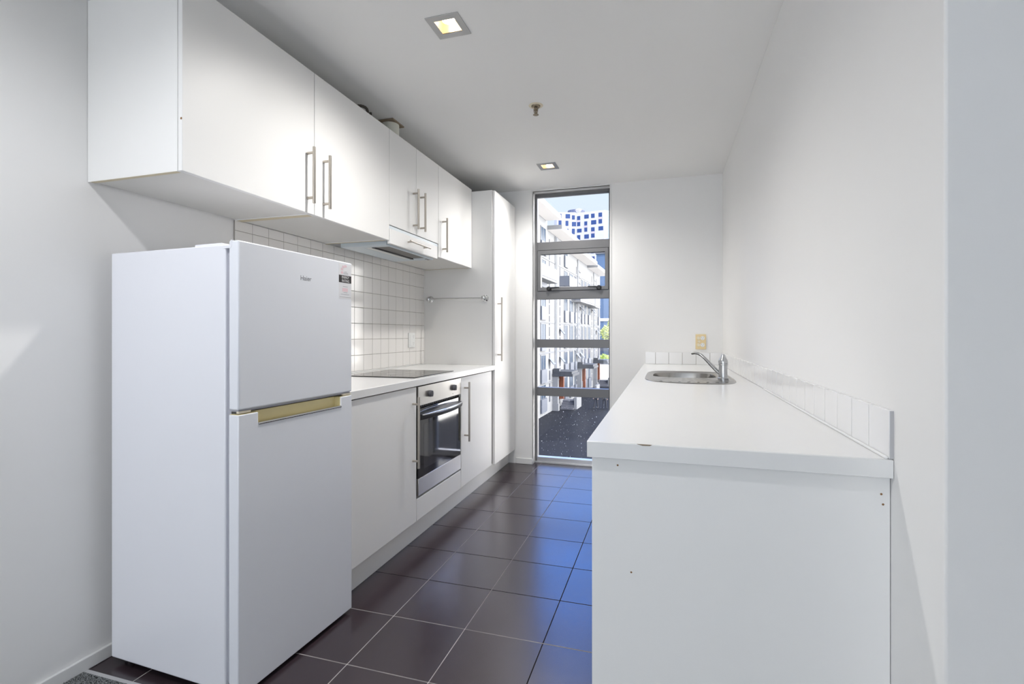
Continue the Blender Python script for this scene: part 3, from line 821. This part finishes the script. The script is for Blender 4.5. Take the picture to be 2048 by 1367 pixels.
MB().box(D0, D0+0.012, HB0, HB1, 0.840, 0.886).box(D0+0.012, D1-0.001, HB0+0.002, HB1-0.002, 0.846, 0.8472).box(D0, D1-0.003, HB0-0.0002, HB0+0.003, 0.846, 0.8852).box(D0, D1-0.003, HB1-0.003, HB1+0.0002, 0.846, 0.8852).build('handle_recess', M['cream'], lo, local=True)
for ba, bb in ((0.002, HB0), (HB1, FW-0.002)): MB().box(D0+0.002, D1-0.002, ba, bb, 0.885, 0.8862).build('top_cap', M['cream'], lo, local=True)
MB().prism([(D1-0.004, 0.8445), (D1+0.002, 0.8445), (D1+0.0035, 0.8475), (D1+0.001, 0.8515), (D1-0.004, 0.8515)], 1, HB0, HB1+0.001).build('handle_trim', M['chrome'], lo, local=True)
MB().box(D0+0.001, D1-0.006, 0.006, FW-0.006, 0.8945, 0.8997).build('door_base_cap', M['gasket'], up, local=True)
for ba in (0.004, FW-0.05): MB().box(D1-0.012, D1-0.003, ba, ba+0.046, 0.8890, 0.8955).build('hinge_bracket', M['plate_pale'], fr, local=True)
MB().box(FD-0.145, FD-0.03, 0.012, 0.07, 1.411, 1.4215).build('hinge_cover', M['fridge'], fr, 0.003, local=True)
MB().prism([(FD-0.01, 1.400), (D0+0.008, 1.400), (D0+0.012, 1.405), (D0+0.014, 1.4245), (D0+0.009, 1.4245), (D0+0.008, 1.4085), (FD-0.01, 1.4085)], 1, -0.0006, 0.03).build('hinge_bracket', M['fridge'], fr, local=True)
text_obj('logo_lettering', 'Haier', 0.0245, (D1+0.0004, 0.2583, 1.3268), (0, 1, 0), (0, 0, 1), M['logo'], up, 1.02)
st = MB().box(D1-0.0002, D1+0.0004, 0.4657, 0.5425, 1.276, 1.4130).build('energy_label', M['sticker'], up, local=True, label='faded energy rating sticker')
MB().box(D1+0.0004, D1+0.0006, 0.4657, 0.5425, 1.3395, 1.3690).build('label_band', M['sticker_black'], st, local=True)
text_obj('label_lettering', 'ENERGY', 0.0145, (D1+0.0007, 0.4830, 1.3563), (0, 1, 0), (0, 0, 1), M['sticker_white'], st, 0.84)
text_obj('label_lettering', 'RATING', 0.0145, (D1+0.0007, 0.4835, 1.3425), (0, 1, 0), (0, 0, 1), M['sticker_white'], st, 0.88)
mb = MB()
for i in range(4):
    a = math.radians(200 - i*38); x, z = 0.505 + 0.021*math.cos(a), 1.3860 + 0.020*math.sin(a)
    mb.box(D1+0.0004, D1+0.0006, x-0.0068, x+0.0068, z-0.0045, z+0.0045)
mb.build('label_stars', M['sticker_pink'], st, local=True)
MB().box(D1+0.0004, D1+0.0006, 0.487, 0.520, 1.304, 1.318).build('label_figure', M['sticker_pink'], st, local=True)
mb = MB()
for (a, b, z) in ((0.500, 0.515, 1.3835), (0.494, 0.522, 1.3785), (0.494, 0.522, 1.3745), (0.490, 0.520, 1.3245), (0.494, 0.518, 1.3005), (0.478, 0.528, 1.2930), (0.470, 0.540, 1.2820)):
    MB().box(D1+0.0004, D1+0.0006, a, b, z-0.0006, z+0.0006).build('label_print', M['logo'], st, local=True)

# ------------------------------------------------------------------ ceiling lamps and sprinkler
for (x, y), lab in zip(LAMPS, ('square recessed downlight, larger and nearer of the two, above the cooktop side', 'small square recessed downlight nearer to the window', 'unseen square downlight added as fill light over the kitchen entrance')):
    t = thing('downlight', lab, 'downlight', (x, y, ZC), group='square ceiling downlights')
    MB().plate((x-0.071, x+0.071), (y-0.073, y+0.073), [(x-0.044, x+0.044, y-0.043, y+0.043)], 2, ZC-0.004, ZC+0.001).build('frame', M['lamp_frame'], t, 0.001)
    mb = MB()
    mb.plate((x-0.0455, x+0.0455), (y-0.0455, y+0.0455), [(x-0.043, x+0.043, y-0.043, y+0.043)], 2, ZC-0.003, ZC+0.060).box(x-0.0455, x+0.0455, y-0.0455, y+0.0455, ZC+0.060, ZC+0.063)
    mb.build('reflector', M['lamp_cup'], t)
    MB().lathe([(0.0, 0.0), (0.016, 0.0005), (0.026, 0.007), (0.029, 0.018), (0.022, 0.038), (0.0, 0.040)], (x, y, ZC+0.014), seg=24).build('bulb', M['bulb'], t)
    lamp('lamp_light', 'SPOT', (x, y, ZC-0.006), (0, 0, -1), 40 if y > 1 else 35, (1.0, 0.975, 0.945) if y > 1 else (0.96, 0.97, 1.0), spot_size=math.radians(158), spot_blend=1.0, shadow_soft_size=0.03)
t = thing('sprinkler', 'small brass fire sprinkler head on the ceiling between the downlights', 'sprinkler', (-0.685, 2.668, ZC))
MB().lathe([(0.040, 0.0), (0.038, 0.002), (0.026, 0.003), (0, 0.003)], (-0.685, 2.668, ZC), (0, 0, -1), 32).build('escutcheon', M['plate_pale'], t)
MB().lathe([(0.025, 0.0), (0.024, 0.004), (0.018, 0.009), (0, 0.009)], (-0.685, 2.668, ZC-0.003), (0, 0, -1), 28).build('cup', M['brass'], t)
MB().lathe([(0.010, 0.0), (0.010, 0.016), (0.006, 0.018), (0.0045, 0.040), (0, 0.041)], (-0.685, 2.668, ZC-0.010), (0, 0, -1), 16).tube([(-0.696, 2.668, ZC-0.018), (-0.694, 2.668, ZC-0.036), (-0.686, 2.668, ZC-0.050)], 0.0022, 8).tube([(-0.674, 2.668, ZC-0.018), (-0.676, 2.668, ZC-0.036), (-0.684, 2.668, ZC-0.050)], 0.0022, 8).build('nozzle', M['brass'], t)
MB().lathe([(0, 0), (0.015, 0), (0.016, 0.002), (0, 0.003)], (-0.685, 2.668, ZC-0.049), (0, 0, -1), 20).build('deflector', M['brass'], t)

# ------------------------------------------------------------------ outdoors: street, apartment terrace, towers, trees
ZG = -5.465
struct(MB().box(-30, 14, 12, 68, ZG-0.5, ZG).build('street', M['asphalt'], smooth=False))
struct(MB().box(-30, 14, 68.3, 230, ZG-0.5, -2.3).build('upper_street', M['step'], smooth=False))
P0, FTH = Vector((-9.5, 38.3, 0)), 0.034
def fpos(s): return P0 + Vector((math.sin(FTH), math.cos(FTH), 0)) * s
FLOORS = [-5.3, -2.95, -0.42, 2.10, 4.72, 7.30]
COLS = [(-7.5, -6.2), (-4.6, -3.4), (0.15, 1.53), (8.29, 9.50), (10.62, 12.02), (12.95, 13.55), (16.5, 17.3), (18.25, 19.36), (20.51, 21.9), (27.5, 28.5)]
SLOTS = [-2.2, 2.93, 6.68, 13.95, 16.0, 23.2, 26.5]
PIPES = [4.65, 5.10, 14.4, 24.2]
BLOCKS = [(-10, 2.2, 10.45, 'nearest and tallest white apartment block of the terrace across the street', None),
          (2.2, 9.9, 9.75, 'second white apartment block of the terrace, behind the tallest, with the first entrance canopy', 3.9),
          (9.9, 20.1, 9.10, 'third white apartment block of the terrace, with the middle entrance canopy', 14.3),
          (20.1, 29.4, 8.85, 'farthest white apartment block at the end of the terrace, near the trees', 24.1)]
for (a, b, zt, lab, ent) in BLOCKS:
    t = thing('apartment_block', lab, 'building', fpos(a) + Vector((0, 0, ZG)), -FTH, 'terrace of white apartment blocks')
    L = b - a
    def B(mb, s0, s1, n0, n1, z0, z1): return mb.box(n0, n1, s0-a, s1-a, z0-ZG, z1-ZG)
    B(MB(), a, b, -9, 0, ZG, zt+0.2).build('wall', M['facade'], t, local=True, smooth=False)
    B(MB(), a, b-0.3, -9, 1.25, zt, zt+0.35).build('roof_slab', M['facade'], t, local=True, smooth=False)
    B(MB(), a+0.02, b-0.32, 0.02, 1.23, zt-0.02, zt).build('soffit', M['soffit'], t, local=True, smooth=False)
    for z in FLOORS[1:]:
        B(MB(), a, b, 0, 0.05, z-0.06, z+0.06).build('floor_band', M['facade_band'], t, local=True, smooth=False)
    for (s0, s1) in COLS:
        if not a <= (s0+s1)/2 < b: continue
        for fi, z in enumerate(FLOORS):
            if z + 2.45 > zt: continue
            zb_ = z + (0.48 if fi == 2 else 1.25)
            f = MB()
            B(f, s0-0.06, s0+0.02, 0, 0.06, zb_, z+2.42); B(f, s1-0.02, s1+0.06, 0, 0.06, zb_, z+2.42); B(f, s0, s1, 0, 0.06, z+2.34, z+2.42); B(f, (s0+s1)/2-0.04, (s0+s1)/2+0.04, 0, 0.05, zb_, z+2.36)
            w = f.build('window', M['facade_band'], t, local=True, smooth=False)
            B(MB(), s0, s1, 0.0, 0.03, zb_, z+2.36).build('glass', M['ext_glass'], w, local=True, smooth=False)
            B(MB(), s0-0.1, s1+0.1, 0.03, 0.16, z+(0.15 if fi != 2 else 0.2), zb_-0.02).build('balustrade_panel', M['ext_panel'], t, local=True, smooth=False)
    for s in SLOTS:
        if not a <= s < b: continue
        f = MB(); z = ZG + 0.9
        while z < zt - 1.2:
            B(f, s-0.13, s+0.13, 0, 0.04, z, z+0.78); z += 0.92
        f.build('slot_window', M['ext_dark'], t, local=True, smooth=False)
        for k in (1, 2, 3):
            z = FLOORS[k] + 1.5
            if (s*3+k) % 3 < 1.4:
                mb = MB(); c = [(0.04, z+0.5), (0.42, z+0.02), (0.46, z+0.05), (0.08, z+0.54)]
                mb.prism([], 1, 0, 0) if False else None
                lo_ = [mb.bm.verts.new((n, s-0.35-a, zz-ZG)) for n, zz in c]; hi_ = [mb.bm.verts.new((n, s+0.35-a, zz-ZG)) for n, zz in c]
                mb.bm.faces.new(lo_); mb.bm.faces.new(hi_[::-1])
                for q in range(4): mb.bm.faces.new((lo_[q], lo_[(q+1) % 4], hi_[(q+1) % 4], hi_[q]))
                mb.build('open_awning', M['ext_panel'], t, local=True, smooth=False)
    for s in PIPES:
        if a <= s < b: MB().cyl((0.10, s-a, 0.2), (0.10, s-a, zt-0.1-ZG), 0.06, 10).build('downpipe', M['pipe'], t, local=True)
    if ent:
        e = ent
        f = MB(); B(f, e, e+2.6, 0, 1.7, -2.28, -2.08); B(f, e-0.1, e+2.7, 0, 1.8, -2.5, -2.28); B(f, e, e+0.6, 0.1, 0.6, -2.08, -1.85)
        f.build('entrance_canopy', M['canopy'], t, local=True, smooth=False)
        f = MB(); B(f, e, e+0.35, 0, 0.48, ZG, -2.5); B(f, e-0.05, e+0.4, 0, 0.54, ZG, ZG+0.6)
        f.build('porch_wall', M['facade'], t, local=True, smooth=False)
        B(MB(), e+0.8, e+2.4, 0, 0.03, -4.75, -2.6).build('porch_glazing', M['ext_dark'], t, local=True, smooth=False)
        B(MB(), e+2.45, e+2.75, 0, 0.40, -4.75, -2.5).build('entrance_door', M['orange'], t, local=True, smooth=False)
        f = MB()
        for k in range(4): B(f, e+1.0+k*0.3, e+3.0, 0.45, 1.6, ZG, ZG+0.17*(k+1))
        f.build('entrance_steps', M['step'], t, local=True, smooth=False)
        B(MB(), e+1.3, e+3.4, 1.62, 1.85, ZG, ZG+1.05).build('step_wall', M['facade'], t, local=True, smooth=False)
    for (s0, s1, z) in ((-3.0, 2.1, 5.40), (6.5, 9.8, 5.45), (11.5, 20.0, 4.50), (20.2, 23.6, 4.40)):
        if a <= s0 < b:
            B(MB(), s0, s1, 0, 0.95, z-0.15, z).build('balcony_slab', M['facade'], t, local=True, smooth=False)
            f = MB(); B(f, s0, s1, 0.88, 0.92, z+0.04, z+0.95); B(f, s0, s0+0.05, 0, 0.92, z+0.04, z+0.95); B(f, s1-0.05, s1, 0, 0.92, z+0.04, z+0.95)
            f.build('balcony_railing', M['ext_panel'], t, local=True, smooth=False)
    # louvred recess with dark shelves between bays
    for (s0, s1) in ((14.9, 15.9), (24.7, 25.7)):
        if a <= s0 < b:
            B(MB(), s0, s1, 0, 0.04, ZG+3, zt-0.8).build('stair_glazing', M['ext_dark'], t, local=True, smooth=False)
            f = MB(); z = ZG + 3.3
            while z < zt - 1: B(f, s0, s1, 0.04, 0.12, z, z+0.16); z += 0.62
            f.build('stair_louvres', M['facade_band'], t, local=True, smooth=False)

# white tower far behind with a round plant drum
t = thing('apartment_tower', 'white apartment tower with dark blue windows and a round drum on its roof', 'building', (-37.0, 215, -2.3))
ZT0 = 53.45
def wing(name, m, x0, y0, x1, y1, ztop, rects, depth):
    """a wing whose front runs (x0,y0)-(x1,y1); rects in absolute x and z"""
    d = Vector((x1-x0, y1-y0, 0)); Ln = d.length; d.normalize()
    n = Vector((d.y, -d.x, 0))
    mb = MB()
    def q(u, w, z): return Vector((x0, y0, z)) + d*u + n*w
    def qb(mb, u0, u1, w0, w1, z0, z1):
        v = [mb.bm.verts.new(q(*p)) for p in ((u0,w0,z0),(u1,w0,z0),(u1,w1,z0),(u0,w1,z0),(u0,w0,z1),(u1,w0,z1),(u1,w1,z1),(u0,w1,z1))]
        for f in ((3,2,1,0),(4,5,6,7),(0,1,5,4),(1,2,6,5),(2,3,7,6),(3,0,4,7)): mb.bm.faces.new([v[i] for i in f])
    qb(mb, 0, Ln, -depth, 0, -2.3, ztop)
    mb.build(name, m, t, smooth=False)
    for (rx0, rx1, rz0, rz1) in rects:
        u0, u1 = (rx0-x0)/(x1-x0)*Ln, (rx1-x0)/(x1-x0)*Ln
        hgt = rz1 - rz0
        mb = MB(); qb(mb, u0, u1, 0, 0.06, rz0, rz1)
        w = mb.build('window', M['tower_glass'], t, smooth=False)
        if hgt > 3.2:
            mb = MB(); qb(mb, u0-0.02, u1+0.02, 0.06, 0.10, rz0+hgt*0.40, rz0+hgt*0.60)
            mb.build('spandrel', M['tower_sill'], w, smooth=False)
left = [(-44.51, -43.26, 48.2, 53.0), (-41.63, -39.72, 51.0, 52.9), (-39.0, -37.76, 50.5, 52.4), (-41.63, -40.43, 47.8, 50.0), (-39.0, -37.3, 47.6, 49.5), (-39.0, -37.76, 44.2, 46.6), (-41.63, -40.4, 44.2, 46.6)]
right = [(-36.8, -35.4, 47.6, 51.9), (-36.8, -34.8, 44.8, 46.4), (-36.8, -35.4, 41.7, 43.7), (-33.6, -31.66, 50.5, 52.2), (-33.6, -32.3, 44.9, 49.3), (-33.6, -31.6, 41.9, 43.7), (-30.6, -29.1, 50.5, 52.3), (-30.6, -28.4, 47.7, 49.5), (-30.6, -29.1, 42.1, 46.5), (-27.4, -25.9, 47.8, 52.4), (-27.4, -25.4, 44.9, 46.6)]
right += [(x, x+1.5, z, z+1.9) for x in (-36.8, -33.6, -30.6, -27.4) for z in (38.6, 35.4, 32.2)]
left += [(x, x+1.4, z, z+1.9) for x in (-44.5, -41.6, -39.0) for z in (38.6, 35.4, 32.2)]
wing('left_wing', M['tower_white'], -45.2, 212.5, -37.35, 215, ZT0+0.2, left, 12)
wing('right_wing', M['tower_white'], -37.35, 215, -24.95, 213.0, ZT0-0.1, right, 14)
mb = MB()
mb.lathe([(3.7, 0), (3.7, 1.75)], (-37.9, 219.0, ZT0), seg=36)
dd = mb.build('drum', M['tower_white'], t)
mb = MB()
for k in range(36):
    a_ = 2*math.pi*(k+0.5)/36
    c_ = Vector((-37.9 + 3.76*math.cos(a_), 219 + 3.76*math.sin(a_), 0)); tg = Vector((-math.sin(a_), math.cos(a_), 0)) * 0.2
    v = [mb.bm.verts.new(c_ + s_*tg + Vector((0, 0, z_))) for s_, z_ in ((-1, ZT0+0.1), (1, ZT0+0.1), (1, ZT0+1.7), (-1, ZT0+1.7))]
    mb.bm.faces.new(v)
mb.build('drum_slats', M['tower_glass'], dd, smooth=False)
t = thing('glass_tower', 'dark blue curved glass office tower at the right edge of the window view', 'building', (-20.5, 216, -2.3))
mb = MB()
pts = [(-24.85, 213.3), (-23.9, 214.6), (-22.6, 216.4), (-19, 217.5), (-14, 217.5), (-14, 228), (-22.3, 228)]
mb.prism(pts, 2, -2.3, 53.4)
mb.build('lower_mass', M['office_blue'], t, smooth=False)
MB().box(-23.6, -14, 219, 228, 53.4, 54.9).box(-23.4, -22.2, 220, 226, 54.9, 55.3).build('roof_plant', M['office'], t, smooth=False)
t = thing('office_block', 'dark glass office block with a white floor band behind the trees', 'building', (-12, 110, -2.3))
MB().box(-14.6, -6, 110, 122, -2.3, 18.6).build('glass_wall', M['office'], t, smooth=False)
MB().box(-14.7, -5.9, 109.8, 110, 3.95, 4.5).build('white_band', M['white_wall'], t, smooth=False)
MB().box(-14.8, -5.9, 109.6, 122, 18.6, 20.2).build('parapet', M['facade_band'], t, smooth=False)

def leaves(mb, c, r, n, size):
    for _ in range(n):
        p = Vector((random.gauss(0, 1), random.gauss(0, 1), random.gauss(0, 1))).normalized() * (0.55 + 0.45*random.random())
        p = Vector((p.x*r[0], p.y*r[1], p.z*r[2])) * (1 + 0.35*noise.noise(Vector(c) + p*1.7))
        q = Vector(c) + p
        d = Vector((random.uniform(-1, 1), random.uniform(-1, 1), random.uniform(-0.6, 0.6))).normalized(); e = d.orthogonal().normalized()
        s = size*random.uniform(0.6, 1.3)
        mb.bm.faces.new([mb.bm.verts.new(q + x_) for x_ in (-d*s, e*s*0.5, d*s, -e*s*0.5)])
def tree(name, lab, base, h, r, cz, mt, n, size, extra=None):
    t = thing(name, lab, 'tree' if 'tree' in name else 'bush', base)
    b = Vector(base)
    MB().tube([b, b + Vector((0.05, 0, h*0.5)), b + Vector((0, 0, cz))], [0.14, 0.10, 0.05], 8).build('trunk', M['bark'], t)
    mb = MB(); leaves(mb, b + Vector((0, 0, cz)), r, n, size)
    if extra: leaves(mb, b + Vector(extra[0]), extra[1], extra[2], size)
    mb.build('foliage', mt, t, smooth=False)
tree('leafy_tree', 'sunlit yellow-green tree in front of the dark office block', (-8.75, 78.5, -2.3), 4.5, (1.1, 1.1, 1.35), 3.6, M['leaf_pale'], 900, 0.16, ((0.45, 0.2, 4.9), (0.5, 0.5, 0.8), 260))
tree('leafy_bush', 'bright lime-green bush above the white wall at the street end', (-8.15, 69.6, -2.3), 0.5, (0.85, 0.7, 0.75), -0.1, M['leaf'], 900, 0.11)
tag(MB().box(-8.9, -2, 68.0, 68.25, ZG, -3.0).build('boundary_wall', M['white_wall'], None, smooth=False), 'bright white boundary wall closing the far end of the street', 'wall')
tag(MB().box(-12, -2, 84, 84.3, -2.3, -0.6).build('garden_wall', M['pink'], None, smooth=False), 'low pinkish wall behind the parked car and lime-green bush', 'wall')
# parked car
t = thing('parked_car', 'dark blue car parked behind the lime-green bush', 'car', (-9.0, 76, -2.3))
MB().prism([(-2.0, 0.3), (2.0, 0.3), (2.05, 0.7), (1.2, 0.85), (0.7, 1.35), (-0.9, 1.38), (-1.5, 0.9), (-2.05, 0.8)], 1, -0.85, 0.85).build('body', M['car'], t, 0.05, local=True)
MB().prism([(1.05, 0.88), (0.66, 1.28), (-0.85, 1.30), (-1.3, 0.92)], 1, -0.87, 0.87).build('side_windows', M['ext_dark'], t, local=True)
for x_ in (-1.25, 1.25):
    for y_ in (-0.8, 0.8): MB().cyl((x_, y_-0.09, 0.32), (x_, y_+0.09, 0.32), 0.32, 18).build('wheel', M['black'], t, local=True)

# two people on the street
def person(lab, base, rz, step):
    t = thing('person', lab, 'person', base, rz, 'people on the street')
    J = {'pel': ((0, 0, 0.92), 0.135), 'waist': ((0, 0, 1.06), 0.125), 'chest': ((0, 0.01, 1.28), 0.15), 'neck': ((0, 0, 1.47), 0.055), 'chin': ((0, 0.02, 1.54), 0.065), 'head': ((0, 0.01, 1.63), 0.095), 'crown': ((0, 0, 1.71), 0.065)}
    E = [('pel', 'waist'), ('waist', 'chest'), ('chest', 'neck'), ('neck', 'chin'), ('chin', 'head'), ('head', 'crown')]
    for s, k in ((-1, 'l'), (1, 'r')):
        st_ = step*s
        J.update({'hip'+k: ((0.09*s, 0, 0.86), 0.095), 'knee'+k: ((0.10*s, st_*0.5+0.03, 0.48), 0.062), 'ank'+k: ((0.105*s, st_, 0.09), 0.045), 'toe'+k: ((0.115*s, st_+0.15, 0.04), 0.038),
                  'sh'+k: ((0.17*s, 0, 1.40), 0.070), 'elb'+k: ((0.235*s, -0.03-st_*0.2, 1.12), 0.048), 'wr'+k: ((0.24*s, 0.06-st_*0.4, 0.88), 0.034), 'hand'+k: ((0.235*s, 0.09-st_*0.45, 0.79), 0.036)})
        E += [('pel', 'hip'+k), ('hip'+k, 'knee'+k), ('knee'+k, 'ank'+k), ('ank'+k, 'toe'+k), ('chest', 'sh'+k), ('sh'+k, 'elb'+k), ('elb'+k, 'wr'+k), ('wr'+k, 'hand'+k)]
    names = list(J)
    me = bpy.data.meshes.new('body')
    me.from_pydata([J[n][0] for n in names], [(names.index(p), names.index(q)) for p, q in E], [])
    tmp = bpy.data.objects.new('tmp_body', me); COL.objects.link(tmp)
    sk = tmp.modifiers.new('skin', 'SKIN'); sk.use_smooth_shade = True
    for i, n in enumerate(names):
        v = me.skin_vertices[0].data[i]; v.radius = (J[n][1], J[n][1]*(0.72 if n in ('waist', 'chest', 'pel') else 1)); v.use_root = (n == 'pel')
    ss = tmp.modifiers.new('sub', 'SUBSURF'); ss.levels = 2; ss.render_levels = 2
    dg = bpy.context.evaluated_depsgraph_get()
    m2 = bpy.data.meshes.new_from_object(tmp.evaluated_get(dg))
    bpy.data.objects.remove(tmp)
    for mm in ('skin', 'cloth_grey', 'cloth_dark', 'black'): m2.materials.append(M[mm])
    for p in m2.polygons:
        z = p.center.z; x_ = abs(p.center.x)
        p.material_index = 0 if (z > 1.47 or (x_ > 0.19 and z < 0.88)) else (1 if z > 0.90 or x_ > 0.2 else (2 if z > 0.10 else 3))
    o = bpy.data.objects.new('body', m2); COL.objects.link(o); o.parent = t; WM[o.name] = WM[t.name]
    mb = MB(); bmesh.ops.create_icosphere(mb.bm, subdivisions=2, radius=0.105)
    for v in list(mb.bm.verts):
        v.co.z = v.co.z*0.95 + 1.665; v.co.y -= 0.015
    bmesh.ops.delete(mb.bm, geom=[v for v in mb.bm.verts if v.co.z < 1.60 or (v.co.y > 0.045 and v.co.z < 1.69)], context='VERTS')
    mb.build('hair', M['hair'], t, local=True)
    return t
person('person in dark trousers walking on the street, left of the two', (-5.96, 44.7, ZG), 2.8, 0.16)
person('person in dark clothes on the street beside the window edge, right of the two', (-5.20, 44.6, ZG), -0.3, 0.10)
bpy.context.view_layer.update()
